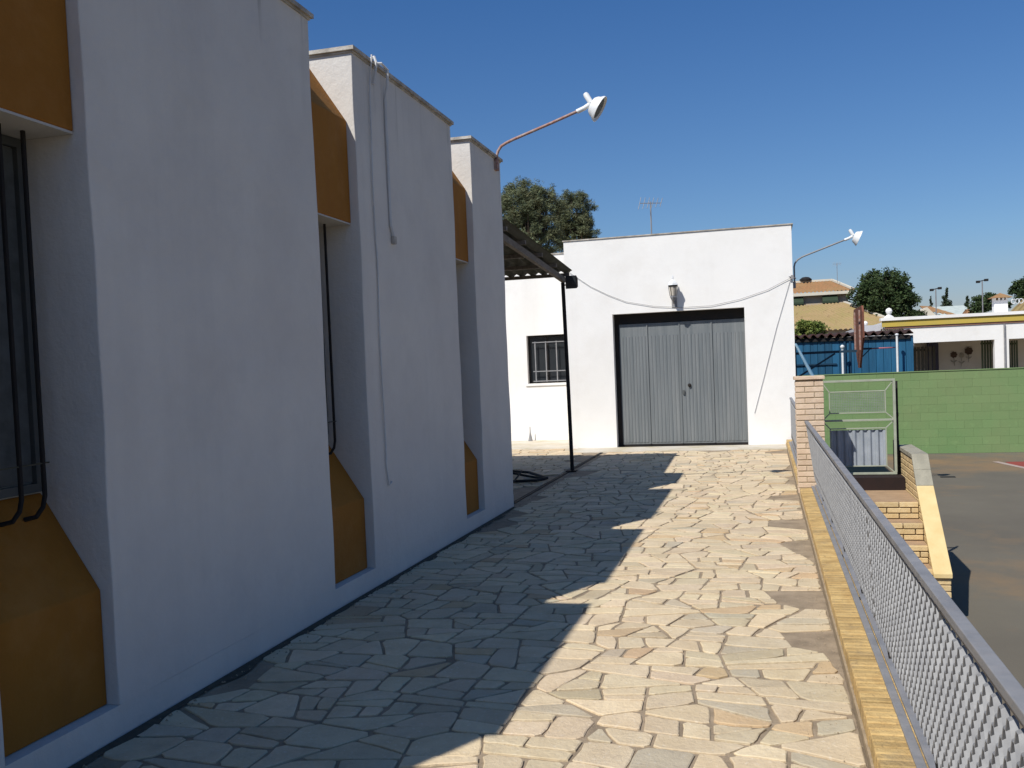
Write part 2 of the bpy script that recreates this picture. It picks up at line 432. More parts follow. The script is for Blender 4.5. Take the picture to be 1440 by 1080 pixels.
# ragged strip of soil where the paving meets the wall foot
sl_ = MB(); y = 2.5; vs = []; fs = []; k = 0
while y < 10.5:
    w = .018+.035*abs(sin(y*3.1)+.6*sin(y*11.3+1)); vs += [(-2.872, y, .012), (-2.872+w, y, -.002)]
    if k: fs.append((2*k-2, 2*k-1, 2*k+1, 2*k))
    y += R(.03, .09); k += 1
sl_.add(vs, fs); o = sl_.build('soil_edge', mat('dark_soil', (.05, .045, .035), 1, (.08, .07, .05), 20)); o['kind'] = 'stuff'
# kerb of bricks on edge
kerb = thing('brick_kerb', 'low yellow brick kerb carrying the grey railing beside the path', 'kerb', (.5, 9, 0))
MB().box(.362, .648, -2, 18.15, -.015, .083).build('core', BMORT, kerb)
kb = brick_mesh(.287, .050, .105, YBRICK, .005)
y = 2.35; i = 0
fk = MB()
while y < 18.1:
    if not (11.28 < y < 11.64):
        if i < 290:
            piece('brick', kb, (.504+R(-.0015, .0015), y, .045+R(-.003, .002)+(.020 if y < 4.9 else 0)), kerb, Matrix.Rotation(R(-.006, .006), 3, 'Z'))
            i += 1
    y += .0605 if i < 999 else .06
# mortar smear / raised first stretch of the kerb (a change of level seen near the camera)
MB().box(.350, .3615, -2, 18.15, -.015, .035).build('mortar_fillet', BMORT, kerb)

# ================================================================= SCHOOL BUILDING (left)
FX = -2.88; BX = -3.24; TOP = 4.03
bld = thing('school_building', 'long white building on the left with stepped wall blocks and ochre window bays', 'building', (-7, 4, 0))
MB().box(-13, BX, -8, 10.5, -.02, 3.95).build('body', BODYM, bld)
MB().box(BX-.001+.001, FX-.002, -8, 10.5, -.02, .15).build('plinth', WHITE, bld)
MB().box(-13.05, BX-.012, -8.05, 10.54, 3.951, 3.972).build('roof_coping', COPE, bld)
blocks = [(-7.5, -5.79), (-5.12, -2.89), (-2.22, .01), (.68, 2.91), (3.58, 5.80), (6.48, 8.73), (9.35, 10.50)]
def stucco_block(y0, y1):
    """a wall block whose edges wander a little, as hand-laid render does"""
    mb = MB(); nz = 26; ny = max(2, int((y1-y0)/.3)); g = {}
    vs = []; fs = []
    ring = []
    pts = [(BX+.0, y0), ]+[(FX, y0+(y1-y0)*k/ny) for k in range(ny+1)]+[(BX+.0, y1)]
    ph = R(0, 9)
    for j in range(nz+1):
        z = .151+(TOP-.02-.151)*j/nz
        for k, (x, yy) in enumerate(pts):
            dx = .0025*sin(z*3.1+yy*1.7+ph)+.0015*sin(z*9+ph*2+yy*4) if x > BX+.01 else 0
            dy = (.004*sin(z*2.3+ph)+.0025*sin(z*8+ph))*(1 if k in (1, len(pts)-2) else 0)
            vs.append((x+dx, yy+dy, z))
    n = len(pts)
    for j in range(nz):
        for k in range(n-1): fs.append((j*n+k, j*n+k+1, (j+1)*n+k+1, (j+1)*n+k))
    fs.append(tuple(nz*n+k for k in range(n)))
    mb.add(vs, fs); return mb
for i, (y0, y1) in enumerate(blocks):
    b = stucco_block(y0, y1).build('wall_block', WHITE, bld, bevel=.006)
    cp = MB().box(BX-.002, FX+.028, y0-.03, y1+.03, TOP-.018, TOP+.010)
    cp.box(BX-.002, FX+.010, y0-.010, y1+.010, TOP-.034, TOP-.0185)
    cp.build('coping', COPE, b)
for i in range(len(blocks)-1):
    y0, y1 = blocks[i][1], blocks[i+1][0]; e = .004
    hood = MB().prism_y([(-2.945, 2.745), (-2.945, 3.50), (BX+.002, 3.945), (BX+.002, 2.745)], y0+e, y1-e)
    h = hood.build('hood_panel', OCHRE, bld, bevel=.008)
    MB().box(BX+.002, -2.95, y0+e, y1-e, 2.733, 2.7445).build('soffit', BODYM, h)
    ap = MB().prism_y([(-2.945, .152), (-2.945, .68), (BX+.002, 1.13), (BX+.002, .152)], y0+e, y1-e)
    ap.build('apron_panel', OCHRE, bld, bevel=.008)
    # window between apron and hood
    w = MB().box(BX+.002, BX+.03, y0+.02, y1-.02, 1.135, 1.175).box(BX+.002, BX+.03, y0+.02, y1-.02, 2.69, 2.73)
    for yy in (y0+.02, (y0+y1)/2-.02, y1-.06): w.box(BX+.002, BX+.035, yy, yy+.04, 1.176, 2.689)
    w = w.build('window_frame', ALU, bld)
    MB().box(BX+.004, BX+.012, y0+.062, (y0+y1)/2-.022, 1.18, 2.685).build('pane', GLASSD, w)
    MB().box(BX+.004, BX+.012, (y0+y1)/2+.022, y1-.062, 1.18, 2.685).build('pane', SHUT, w)
    for k in range(4):
        yy = y1-.135-k*.135
        MB().tube([(-3.10, yy, 2.74), (-3.10, yy, 1.13), (-3.105, yy-.01, 1.08), (-3.125, yy-.03, 1.04), (-3.17, yy-.05, 1.03)], .0105, 8).build('window_bar', DARKM, bld)
    MB().bar((-3.10, y0+.03, 1.27), (-3.10, y1-.10, 1.275), .010, .006).build('cross_bar', mat('rusty_wire', (.07, .065, .045), .8), bld)

# cables and clips on the second wall block
def wobble(pts, a=.004):
    return [(x, y+R(-a, a), z) for x, y, z in pts]
cb = thing('hanging_cable', 'long thin cable running down the middle wall block from its coping to near the ground', 'cable', (-2.86, 6.75, .7))
MB().tube(wobble([(-2.835, 6.75, 4.06), (-2.838, 6.75, 4.0), (-2.862, 6.76, 3.9)]+[(-2.868, 6.745+.01*sin(k), 3.9-k*.2) for k in range(1, 16)]+[(-2.866, 6.78, .74), (-2.866, 6.83, .76)]), .0065, 6).build('cord', CABLEW, cb)
cb = thing('looped_cable', 'white double cable bent over the coping of the middle wall block and ending halfway down', 'cable', (-2.86, 7.05, 2.7))
MB().tube([(-2.95, 6.95, 4.065), (-2.86, 7.0, 4.07), (-2.83, 7.05, 4.03), (-2.845, 7.06, 3.9)]+wobble([(-2.868, 7.06, 3.8-k*.2) for k in range(6)])+[(-2.86, 7.10, 2.70)], .012, 6).build('cord', CABLEW, cb)
MB().tube([(-2.96, 6.90, 4.062), (-2.85, 6.84, 4.07), (-2.832, 6.83, 4.02), (-2.86, 6.83, 3.86)], .012, 6).build('cord', CABLEW, cb)
MB().box(-2.877, -2.85, 7.08, 7.13, 2.66, 2.72).build('junction_box', COPE, cb)

# wall lamps with curved arms
def lamp(loc, label, pts, head, axis, s, arm_m):
    t = thing('wall_lamp', label, 'wall lamp', loc, 'street lamps on curved arms fixed to the walls')
    MB().tube(pts, .019*s, 10).build('arm', arm_m, t, smooth=True)
    a = Vector(axis).normalized(); hd = Vector(head)
    MB().box(pts[0][0]-.03, pts[0][0]+.02, pts[0][1]-.04, pts[0][1]+.04, pts[0][2]-.06, pts[0][2]+.06).build('bracket', arm_m, t, bevel=.004)
    sh = MB().lathe([(.03*s, -.02*s), (.10*s, -.012*s), (.128*s, .02*s), (.138*s, .05*s), (.165*s, .085*s), (.172*s, .11*s), (.162*s, .112*s), (.14*s, .09*s)], hd, a, 24)
    sh = sh.build('lamp_shade', LAMPW, t, smooth=True)
    MB().lathe([(.139*s, .08*s), (.13*s, .092*s), (.02*s, .098*s)], hd, a, 24).build('lens', SHUT, sh, smooth=True)
    up = Vector((-.55, 0, 1)).normalized(); b = hd-a*.02
    MB().lathe([(.035*s, -.02*s), (.038*s, .10*s), (.028*s, .13*s)], b+Vector((-.01, 0, .03)), up, 14).build('gear_housing', LAMPW, t, smooth=True)
    MB().tube([Vector(pts[-1])-Vector((.1*s, 0, .035*s)), pts[-1], b+Vector((-.005, 0, .01))], .03*s, 10).build('socket', LAMPW, t, smooth=True)
def arc(x, y, z, h, R_, ang, L, n=8):
    """vertical rise h, bend of radius R_ through angle ang, straight run L; in the x-z plane"""
    pts = [(x, y, z), (x, y, z+h)]
    for k in range(1, n+1):
        a = ang*k/n; pts.append((x+R_*(1-cos(a)), y, z+h+R_*sin(a)))
    e = pts[-1]; pts.append((e[0]+L*sin(ang), y, e[2]+L*cos(ang))); return pts
p1 = [(-2.862, 10.29, 3.93), (-2.855, 10.29, 4.04), (-2.835, 10.29, 4.09), (-2.80, 10.29, 4.135), (-2.74, 10.29, 4.165), (-2.66, 10.29, 4.195), (-2.2, 10.29, 4.335), (-1.83, 10.29, 4.455)]
lamp((-2.87, 10.29, 3.93), 'white street lamp on a curved rusty arm at the far corner of the left building', p1, (-1.735, 10.29, 4.475), (.83, .02, -.52), .86, RUSTM)
p2 = [(.60, 18.35, 2.98), (.60, 18.35, 3.32), (.615, 18.35, 3.38), (.66, 18.35, 3.44), (.74, 18.35, 3.49), (.82, 18.35, 3.52), (1.59, 18.35, 3.78)]
lamp((.60, 18.35, 2.98), 'white street lamp on a curved grey arm at the right corner of the garage', p2, (1.68, 18.35, 3.80), (.85, .0, -.40), .85, GALV)

# ================================================================= GARAGE
GY = 18.2; GT = 4.09
gar = thing('garage', 'white flat roofed garage with a wide grey folding door at the end of the path', 'garage', (-1.6, 22, 0))
xl, xr = -3.76, .565; dx0, dx1, dz = -2.84, -.33, 2.61
g = MB()
g.box(xl, dx0, GY, GY+.30, -.02, GT).box(dx1, xr, GY, GY+.30, -.02, GT).box(dx0, dx1, GY, GY+.30, dz, GT)
g.box(xl, xl+.25, GY+.30, 21.6, -.02, GT).box(xr-.25, xr, GY+.30, 21.6, -.02, GT).box(xl, xr, 21.6, 21.8, -.02, GT)
g.box(xl+.25, xr-.25, GY+.30, 21.6, GT-.3, GT-.02)
# lower wing on the left with a window opening
wx0, wx1, wz0, wz1, WY, WT = -5.15, -4.26, 1.28, 2.36, 20.4, 4.13
g.box(-9.5, wx0, WY, WY+.25, -.02, WT).box(wx1, xl, WY, WY+.25, -.02, WT).box(wx0, wx1, WY, WY+.25, -.02, wz0).box(wx0, wx1, WY, WY+.25, wz1, WT)
g.box(-9.5, xl-.002, WY+.25, 23, WT-.3, WT-.02).box(wx0-.2, wx1+.2, WY+1.2, WY+1.3, -.02, WT-.3)
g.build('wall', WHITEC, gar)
MB().box(xl-.02, xr+.03, GY-.02, 21.85, GT+.001, GT+.022).build('coping', COPE, gar)
MB().box(-9.5, xl-.022, WY-.02, 23, WT+.001, WT+.03).build('coping', COPE, gar)
# door: four leaves with vertical ribs, dark lintel recess above
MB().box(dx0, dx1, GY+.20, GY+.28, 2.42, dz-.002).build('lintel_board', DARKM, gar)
MB().box(dx0, dx0+.085, GY+.19, GY+.28, 0, 2.418).build('door_post', DARKM, gar)
leaf = [(-2.752, -2.205), (-2.195, -1.58), (-1.57, -.965), (-.955, -.338)]
for k, (a, b) in enumerate(leaf):
    d = MB(); yy = GY+.21+(.006 if k % 2 else 0)
    d.box(a, b, yy, yy+.04, .035, 2.41)
    ntop = 2.16; nr = 8; w = (b-a-.05)/nr
    for r in range(nr):
        x0 = a+.025+r*w
        d.add([(x0, yy-.001, .07), (x0+w*.28, yy-.010, .07), (x0+w*.72, yy-.010, .07), (x0+w, yy-.001, .07),
               (x0, yy-.001, ntop), (x0+w*.28, yy-.010, ntop), (x0+w*.72, yy-.010, ntop), (x0+w, yy-.001, ntop)],
              [(0, 1, 5, 4), (1, 2, 6, 5), (2, 3, 7, 6), (4, 5, 6, 7), (0, 3, 2, 1)])
    d.build('door_leaf', GREYP, gar)
for x in (-2.20, -1.575, -.96): MB().box(x-.009, x+.009, GY+.192, GY+.214, .04, 2.4).build('hinge_strip', GREYP, gar)
MB().lathe([(.03, 0), (.034, .012), (.022, .04), (.004, .045)], (-1.41, GY+.195, 1.17), (0, -1, 0), 14).build('door_knob', DARKM, gar, smooth=True)
MB().box(-1.545, -1.505, GY+.165, GY+.192, 1.0, 1.08).build('door_lock', ALU, gar, bevel=.004)
MB().box(dx0+.087, dx1, GY+.22, GY+.3, -.01, .03).build('threshold', DARKM, gar)
# window of the wing
wf = MB().box(wx0, wx1, WY+.14, WY+.19, wz0, wz0+.04).box(wx0, wx1, WY+.14, WY+.19, wz1-.04, wz1)
for x in (wx0, (wx0+wx1)/2-.02, wx1-.04): wf.box(x, x+.04, WY+.138, WY+.192, wz0+.041, wz1-.041)
wf = wf.build('window_frame', DARKM, gar)
MB().box(wx0+.042, (wx0+wx1)/2-.022, WY+.155, WY+.165, wz0+.042, wz1-.042).build('pane', GLASSD, wf)
MB().box((wx0+wx1)/2+.022, wx1-.042, WY+.155, WY+.165, wz0+.042, wz1-.042).build('pane', GLASSD, wf)
MB().box(wx0-.05, wx1+.05, WY-.03, WY+.13, wz0-.05, wz0-.002).build('window_sill', WHITEC, gar)
for k in range(4):
    x = -4.97+k*.245; MB().bar((x, WY+.06, wz0+.03), (x, WY+.06, wz1-.14), .022).build('window_bar', GALV, gar)
for z in (wz1-.16, wz0+.27, wz0+.05): MB().bar((wx0+.12, WY+.045, z), (wx1-.02, WY+.045, z), .012, .02).build('cross_bar', GALV, gar)

# lantern above the door
ln = thing('wall_lantern', 'small white lantern with peaked cap fixed above the garage door', 'lantern', (-1.63, 18.0, 2.9))
LX, LY, LZ = -1.63, 18.02, 3.06
MB().lathe([(.105, 0), (.09, .04), (.045, .09), (.018, .11), (.02, .14), (.006, .20)], (LX, LY, LZ+.03), n=6).build('cap', LAMPW, ln)
MB().lathe([(.062, -.17), (.085, 0)], (LX, LY, LZ+.002), n=6).build('glass', LGLASS, ln)
MB().lathe([(.098, 0), (.098, .028)], (LX, LY, LZ+.002), n=6).build('rim', DARKM, ln)
MB().lathe([(.01, -.28), (.04, -.25), (.068, -.20), (.070, -.172)], (LX, LY, LZ), n=6).build('bowl', GALV, ln)
for k in range(6):
    a = k*pi/3; MB().bar((LX+.087*cos(a), LY+.087*sin(a), LZ), (LX+.064*cos(a), LY+.064*sin(a), LZ-.17), .008).build('glazing_bar', DARKM, ln)
MB().tube([(LX, LY+.01, LZ-.27), (LX, LY+.05, LZ-.31), (LX, LY+.12, LZ-.30), (LX, GY-.001, LZ-.26)], .012, 6).build('bracket', GALV, ln)
MB().box(LX-.05, LX+.05, GY-.02, GY-.001, LZ-.38, LZ-.18).build('wall_plate', GALV, ln, bevel=.005)

# swagging cable, and a thin tube added in place of a slanting shadow line
def swag(a, b, sag, n=24):
    a, b = Vector(a), Vector(b); return [a.lerp(b, k/n)+Vector((0, 0, -sag*4*(k/n)*(1-k/n))) for k in range(n+1)]
pts = [Vector(p) for p in ((-2.84, 14.3, 3.03), (-2.86, 15.8, 3.0))]
cw = [(-3.66, 3.48), (-3.25, 3.18), (-2.9, 2.99), (-2.56, 2.84), (-2.01, 2.72), (-1.47, 2.67), (-.94, 2.67), (-.41, 2.76), (.11, 2.91), (.54, 3.11)]
sw = MB().tube([(x, GY-.022, z) for x, z in cw], .0045, 5)
o = sw.build('slack_cable', CABLE); tag(o, 'slack grey cable sagging across the garage front above the door', 'cable')
o = MB().tube([(.53, 18.185, 3.1), (.25, 18.187, 2.2), (0, 18.186, 1.3), (-.20, 18.187, .6)], .004, 5).build('shadow_line', CABLE)  # tube drawn where a cast shadow line crosses the wall
tag(o, 'thin grey tube standing in for a slanting shadow line on the garage front right of the door', 'cable')
o = MB().tube([(.50, 18.12, 3.12), (.62, 18.3, 3.10)], .012, 6).box(.53, .58, 18.14, 18.19, 3.08, 3.15).build('cable_hook', GALV)
tag(o, 'small metal hook holding the cable at the top right corner of the garage', 'hook')

# tv aerials
def aerial(loc, h, label, w=.4):
    t = thing('tv_aerial', label, 'aerial', loc, 'television aerials on roofs')
    x, y, z = loc
    MB().tube([(x, y, z), (x, y, z+h)], .016, 6).build('mast', GALV, t)
    b = MB().bar((x-w/2, y-.15, z+h-.04), (x+w/2, y+.15, z+h-.02), .014)
    b.build('boom', GALV, t)
    for k in range(6):
        f = k/5; px = x-w/2+w*f; py = y-.15+.3*f
        MB().bar((px-.02, py-.1, z+h-.05-.13*(1-f*.5)), (px+.02, py+.1, z+h+.10), .009).build('element', GALV, t)
    return t
aerial((-2.22, 20.0, 4.09), .95, 'television aerial standing on the white garage roof', .42)

# ================================================================= CANOPY
can = thing('canopy', 'dark corrugated lean-to canopy on a thin post beyond the left building', 'canopy', (-5, 12.5, 0))
sh = MB(); x0, x1, ya, yb, za, zb = -7.4, -2.84, 10.50, 14.33, 3.325, 3.085; n = int((x1-x0)/.177*8); amp = .028
vs = []; fs = []
for k in range(n+1):
    x = x1-(x1-x0)*k/n; c = amp*cos(2*pi*(x1-x)/.177)
    for (yy, zz) in ((ya, za), (yb, zb)): vs += [(x, yy, zz+c+.004), (x, yy, zz+c-.004)]
for k in range(n):
    a = 4*k; b = a+4
    fs += [(a, a+2, b+2, b), (a+1, b+1, b+3, a+3), (a, b, b+1, a+1), (a+2, a+3, b+3, b+2)]
sh.add(vs, fs); sh.build('roof_sheet', SHEET, can, smooth=True)
zat = lambda y: za+(zb-za)*(y-ya)/(yb-ya)
for yy in (10.62, 11.5, 12.4, 13.3, 14.19):
    z = zat(yy)-amp-.03; MB().bar((x0, yy, z), (-2.86, yy, z), .05, .05).build('purlin', TIMB, can)
for xx in (-2.96, -5.1, -7.3):
    MB().bar((xx, 10.51, zat(10.51)-amp-.10), (xx, 14.24, zat(14.24)-amp-.10), .06, .08).build('rafter', TIMB, can)
MB().tube([(-2.93, 14.19, -.01), (-2.945, 14.19, 1.5), (-2.965, 14.19, 2.92)], .030, 8).build('post', DARKM, can)
MB().tube([(-7.3, 14.19, -.01), (-7.3, 14.19, 2.92)], .030, 8).build('post', DARKM, can)
MB().box(-3.02, -2.86, 14.12, 14.26, -.008, .006).build('foot_plate', DARKM, can)
fl = thing('floodlight', 'small black floodlight fixed to the top of the canopy post', 'floodlight', (-2.80, 14.05, 2.85))
MB().prism_x([(13.98, 2.80), (13.98, 3.0), (14.10, 2.97), (14.10, 2.83)], -2.88, -2.71).build('housing', DARKM, fl, bevel=.006)
MB().box(-2.87, -2.72, 13.972, 13.979, 2.81, 2.99).build('lens', GLASSD, fl)
MB().tube([(-2.95, 14.19, 2.88), (-2.84, 14.16, 2.88), (-2.80, 14.10, 2.9)], .012, 6).build('bracket', DARKM, fl)
# dark bent pipes lying by the building's far corner
hs = thing('bicycle_rack', 'dark bent metal rack lying flat on the paving beyond the building corner', 'metal rack', (-3.4, 13.1, 0))
MB().tube([(-4.3, 13.75, .04), (-3.77, 13.80, .05), (-3.47, 13.60, .05), (-3.05, 12.95, .04), (-3.15, 12.75, .03), (-4.2, 12.55, .03)], .022, 6).build('tube_frame', BLACKP, hs)
MB().tube([(-4.3, 13.3, .08), (-3.8, 13.35, .10), (-3.35, 13.1, .05), (-3.1, 12.85, .05)], .018, 6).build('crossbar', BLACKP, hs)
for k in range(4): MB().tube([(-4.2+k*.25, 12.6, .03), (-4.15+k*.24, 13.0, .14), (-4.2+k*.2, 13.6, .05)], .014, 6).build('hoop', BLACKP, hs)
st = MB().lathe([(.055, 0), (.03, .1), (.012, .2), (.008, .32)], (-5.11, 20.25, 0), n=8).build('pipe_stub', GALV)
tag(st, 'short tapered pipe stub standing at the foot of the white wall below the barred window', 'pipe')

# ================================================================= PILLAR
pil = thing('brick_pillar', 'pale brick pillar with a flat cap standing on the kerb beside the gate', 'pillar', (.5, 11.46, .08))
PX0, PX1, PY0, PY1 = .345, .655, 11.3, 11.61
MB().box(PX0+.006, PX1-.006, PY0+.006, PY1-.006, .0, 1.35).build('core', BMORT, pil)
L3 = (PX1-PX0)
b_full = brick_mesh(.205, .098, .054, PBRICK); b_half = brick_mesh(.098, .098, .054, PBRICK)
z = .03; k = 0
while z < 1.335:
    yy = PY0+.049
    if k % 2: seq = [(b_full, PX0+.1025), (b_half, PX1-.049)]
    else: seq = [(b_half, PX0+.049), (b_full, PX1-.1025)]
    for m_, x in seq:
        piece('brick', m_, (x+R(-.002, .002), yy+R(-.002, .002), z+.027), pil)
        piece('brick', m_, (x+R(-.002, .002), PY1-.049+R(-.002, .002), z+.027), pil)
    z += .0655; k += 1
MB().box(PX0-.015, PX1+.015, PY0-.02, PY1+.02, 1.352, 1.39).build('cap', PBRICK, pil, bevel=.004)

# ================================================================= RAILING
def rx(y, z=.85):      # the railing leans towards the path, more so at its far end
    if y > 11.5: return .44
    t = max(0, min(1, (z-.2)/.65)); return .535*(1-t)+(.527-.0085*(min(y, 11.3)-2.3))*t
def rz(y): return .818+.0055*(y-2.3)
def railing(y0, y1, seams, label, far=False):
    t = thing('metal_railing', label, 'railing', (rx((y0+y1)/2), (y0+y1)/2, .1), 'grey metal railings on the kerb')
    for a, b in zip([y0]+seams, seams+[y1]):
        a2, b2 = a+.006, b-.006
        def ln_(za, zb, w, h, dx=0, name='rail'):
            MB().bar((rx(a2, za)+dx, a2, za), (rx(b2, zb)+dx, b2, zb), w, h).build(name, GALV, t, bevel=.003)
        ln_(rz(a2), rz(b2), .042, .028, name='top_rail')
        ln_(.118, .118, .036, .014, -.033, 'bottom_rail')
        ln_(.130, .130, .034, .014, .006, 'bottom_rail')
        ln_(rz(a2)-.035, rz(b2)-.035, .010, .022, name='panel_frame'); ln_(.212, .212, .010, .018, name='panel_frame')
        for yy in (a2+.008, b2-.008): MB().bar((rx(yy, .205), yy, .205), (rx(yy, rz(yy)-.03), yy, rz(yy)-.03), .012, .014, (0, 1, 0)).build('panel_frame', GALV, t)
        # expanded metal: wavy strands that meet at knuckles and leave small lozenge openings
        mb = MB(); ly, lz = .078, .0365; ny = int((b2-a2)/ly*2); z0 = .225; nz = int(.62/lz)
        for c in range(ny):
            ys = a2+c*ly/2; ye = ys+ly/2; ztop = rz(ys)-.05
            for r in range(nz+1):
                s_ = 1 if (c+r) % 2 else -1; zc = z0+r*lz
                if zc > ztop: break
                za_, zb_ = zc-s_*lz*.47, zc+s_*lz*.47
                P = [(ys, za_), (ys+ly*.14, za_), (ye-ly*.14, zb_), (ye, zb_)]; w = .0052; tl = .0095; vs = []
                for yy, zz in P:
                    x = rx(yy, zz); vs += [(x-tl, yy, zz-w), (x+tl, yy, zz+w)]
                mb.add(vs, [(0, 2, 3, 1), (2, 4, 5, 3), (4, 6, 7, 5)])
        me = mb.build('mesh_panel', GALVM, t, kind='stuff')
        so_ = me.modifiers.new('solid', 'SOLIDIFY'); so_.thickness = .003
    y = y0+.55
    while y < y1:
        MB().box(.522, .540, y-.012, y+.012, .083, .112).build('foot', DARKM, t)
        MB().bar((.548, y, .12), (rx(y, .21), y, .21), .012).build('clip', DARKM, t); y += 1.3
    return t
railing(-1.0, 11.24, [1.0, 5.20], 'grey railing with perforated metal panels in front of the brick pillar')
railing(11.66, 17.3, [14.5], 'short grey railing beyond the brick pillar beside the garage corner')

# ================================================================= LANDING, STEPS, PARAPET, GATE
LX0, LX1 = .748, 1.568
stp = thing('brick_steps', 'yellow brick steps going down from the landing to the court', 'steps', (1.15, 10.2, CZ))
MB().box(LX0, LX1, 10.83, 12.3, CZ, -.002).build('landing', TREAD, stp)
bs = brick_mesh(.235, .06, .050, SBRICK); bh = brick_mesh(.112, .06, .050, SBRICK)
for k in range(6):
    yf = 10.80-k*.28; zt = -k*.1833; zb_ = zt-.1833
    if k: MB().box(LX0, LX1, yf+.03, yf+.31-.001, CZ, zt-.004).build('tread', TREAD, stp)
    MB().box(LX0, LX1, yf+.012, yf+.0295, zb_, zt-.008).build('riser_core', BMORT, stp)
    for c in range(3):
        z = zb_+.004+c*.061+.026; x = LX0+.01+(.0 if c % 2 else -.12)
        while x < LX1-.03:
            a, b = max(x, LX0+.004), min(x+.235, LX1-.004)
            if b-a > .04: piece('brick', bs, ((a+b)/2, yf+.012+R(-.003, .002), z), stp, scale=((b-a)/.235, 1, 1))
            x += .246
# added dark block: its colour puts in the shade under the gate
o = MB().box(LX0+.0, LX1-.004, 11.74, 12.06, -.001, .15).build('gate_shade_block', GATESHADE); tag(o, 'dark brown block standing in for the shaded gap under the metal gate', 'step')
# stair-side parapet of brick with a sloped coping
par = thing('stair_parapet', 'yellow brick parapet with sloped coping along the right side of the steps', 'parapet wall', (1.65, 11, CZ))
QX0, QX1 = 1.572, 1.722
def ptop(y):   # underside of coping
    if y > 11.16: return .43
    if y > 10.86: return .43-(11.16-y)*(.31/.30)
    return .12-(10.86-y)*.775
yN, yF = 9.92, 12.35
prof = [(yN, CZ), (yF, CZ), (yF, ptop(yF)), (11.16, .43), (10.86, .12), (yN, ptop(yN))]
MB().prism_x([(y+(.008 if y == yN else -.0), z-.004) for y, z in prof], QX0+.006, QX1-.006).build('core', BMORT, par)
pb = brick_mesh(.153, .235, .054, SBRICK)
z = CZ+.035; k = 0
while z < .42:
    # course runs from the near end (or where the slope cuts it) to the far end
    y = yN+(0 if k % 2 else -.12)
    while y < yF:
        a, b = max(y, yN), min(y+.235, yF)
        # trim where the sloping top comes below this course
        while a < b and ptop(a) < z+.030: a += .01
        if b-a > .05: piece('brick', pb, ((QX0+QX1)/2, (a+b)/2, z), par, scale=(1, (b-a)/.235, 1))
        y += .247
    z += .066; k += 1
def slab(pts, th, m, name):
    # pts: lower profile y,z ; builds a capping slab
    n = len(pts); prof = pts+[(y, z+th) for y, z in reversed(pts)]
    return MB().prism_x(prof, QX0-.012, QX1+.012).build(name, m, par, bevel=.005)
slab([(yN-.03, ptop(yN)-.02), (10.86, .122)], .045, YCAP, 'sloped_coping')
slab([(10.863, .125), (11.01, .275)], .05, GCAP, 'coping_block'); slab([(11.015, .28), (11.16, .432)], .05, GCAP, 'coping_block')
slab([(11.165, .433), (11.55, .433)], .05, GCAP, 'coping_block'); slab([(11.556, .433), (11.95, .433)], .05, GCAP, 'coping_block')
slab([(11.956, .433), (yF, .433)], .05, GCAP, 'coping_block')

# gate on the landing
gt = thing('metal_gate', 'low pale metal gate with a grey corrugated lower panel beside the brick pillar', 'gate', (1.1, 12.0, .1))
gy = 12.0; a0, a1, z0, zm, z1 = .67, 1.50, .17, .82, 1.30
GATEM = mat('pale_gate_paint', (.36, .38, .29), .6, (.30, .31, .24), 9, bump=.1)
def gbar(p, q, w=.024, name='frame_bar'): MB().bar(p, q, w, w).build(name, GATEM, gt, bevel=.002)
for z in (z0, z1): gbar((a0, gy, z), (a1+.012, gy, z), .026)
gbar((a0, gy-.0, zm), (a1-.015, gy, zm), .024)
for x in (a0, a1): gbar((x, gy+.001, z0+.013), (x, gy+.001, z1-.013), .030)
i0, i1 = a0+.09, a1-.10
for (za_, zb_) in ((zm+.09, z1-.13), (z0+.09, zm-.10)):
    for z in (za_, zb_): gbar((i0, gy+.01, z), (i1, gy+.01, z), .014, 'inner_bar')
    for x in (i0, i1): gbar((x, gy+.01, za_), (x, gy+.01, zb_), .014, 'inner_bar')
for (p, q) in (((i1, zm-.10), (a1, zm)), ((i1, z0+.09), (a1, z0)), ((i1, z1-.13), (a1, z1)), ((i1, zm+.09), (a1, zm)),
               ((i0, zm-.10), (a0, zm)), ((i0, z0+.09), (a0, z0)), ((i0, z1-.13), (a0, z1)), ((i0, zm+.09), (a0, zm))):
    gbar((p[0], gy+.006, p[1]), (q[0], gy+.006, q[1]), .013, 'corner_brace')
cs = MB(); n = 64; vs = []; fs = []
for k in range(n+1):
    x = i0+(i1-i0)*k/n; w = max(-1, min(1, 1.8*sin(2*pi*x/.088)))*.012
    for z in (z0+.09, zm-.12): vs += [(x, gy+.03+w, z), (x, gy+.034+w, z)]
for k in range(n):
    a = 4*k; b = a+4; fs += [(a, a+2, b+2, b), (a+1, b+1, b+3, a+3), (a, b, b+1, a+1), (a+2, a+3, b+3, b+2)]
cs.add(vs, fs)
cs.build('corrugated_panel', mat('corrugated_zinc', (.33, .355, .38), .6, (.26, .285, .31), 6, metal=.0, streak=((.42, .45, .48), .6, 7)), gt)
# fine wire mesh in the upper panel
wm = MB(); k = 0; x = i0
while x < i1: wm.bar((x, gy+.012, zm+.09), (x, gy+.012, z1-.13), .0036); x += .020
z = zm+.09
while z < z1-.13: wm.bar((i0, gy+.014, z), (i1, gy+.014, z), .0036); z += .020
wm.build('wire_mesh', GALV, gt, kind='stuff')
gp = thing('gate_post', 'dark thin post at the right end of the metal gate', 'post', (1.54, 12.08, 0))
MB().bar((1.545, 12.12, .0), (1.545, 12.12, 1.28), .022).build('pole', DARKM, gp)
for z in (.3, .85): MB().box(1.50, 1.556, 12.09, 12.108, z, z+.05).build('hinge', DARKM, gp)
MB().box(1.51, 1.565, 12.16, 12.3, 0, .55).build('stop_plate', DARKM, gp)

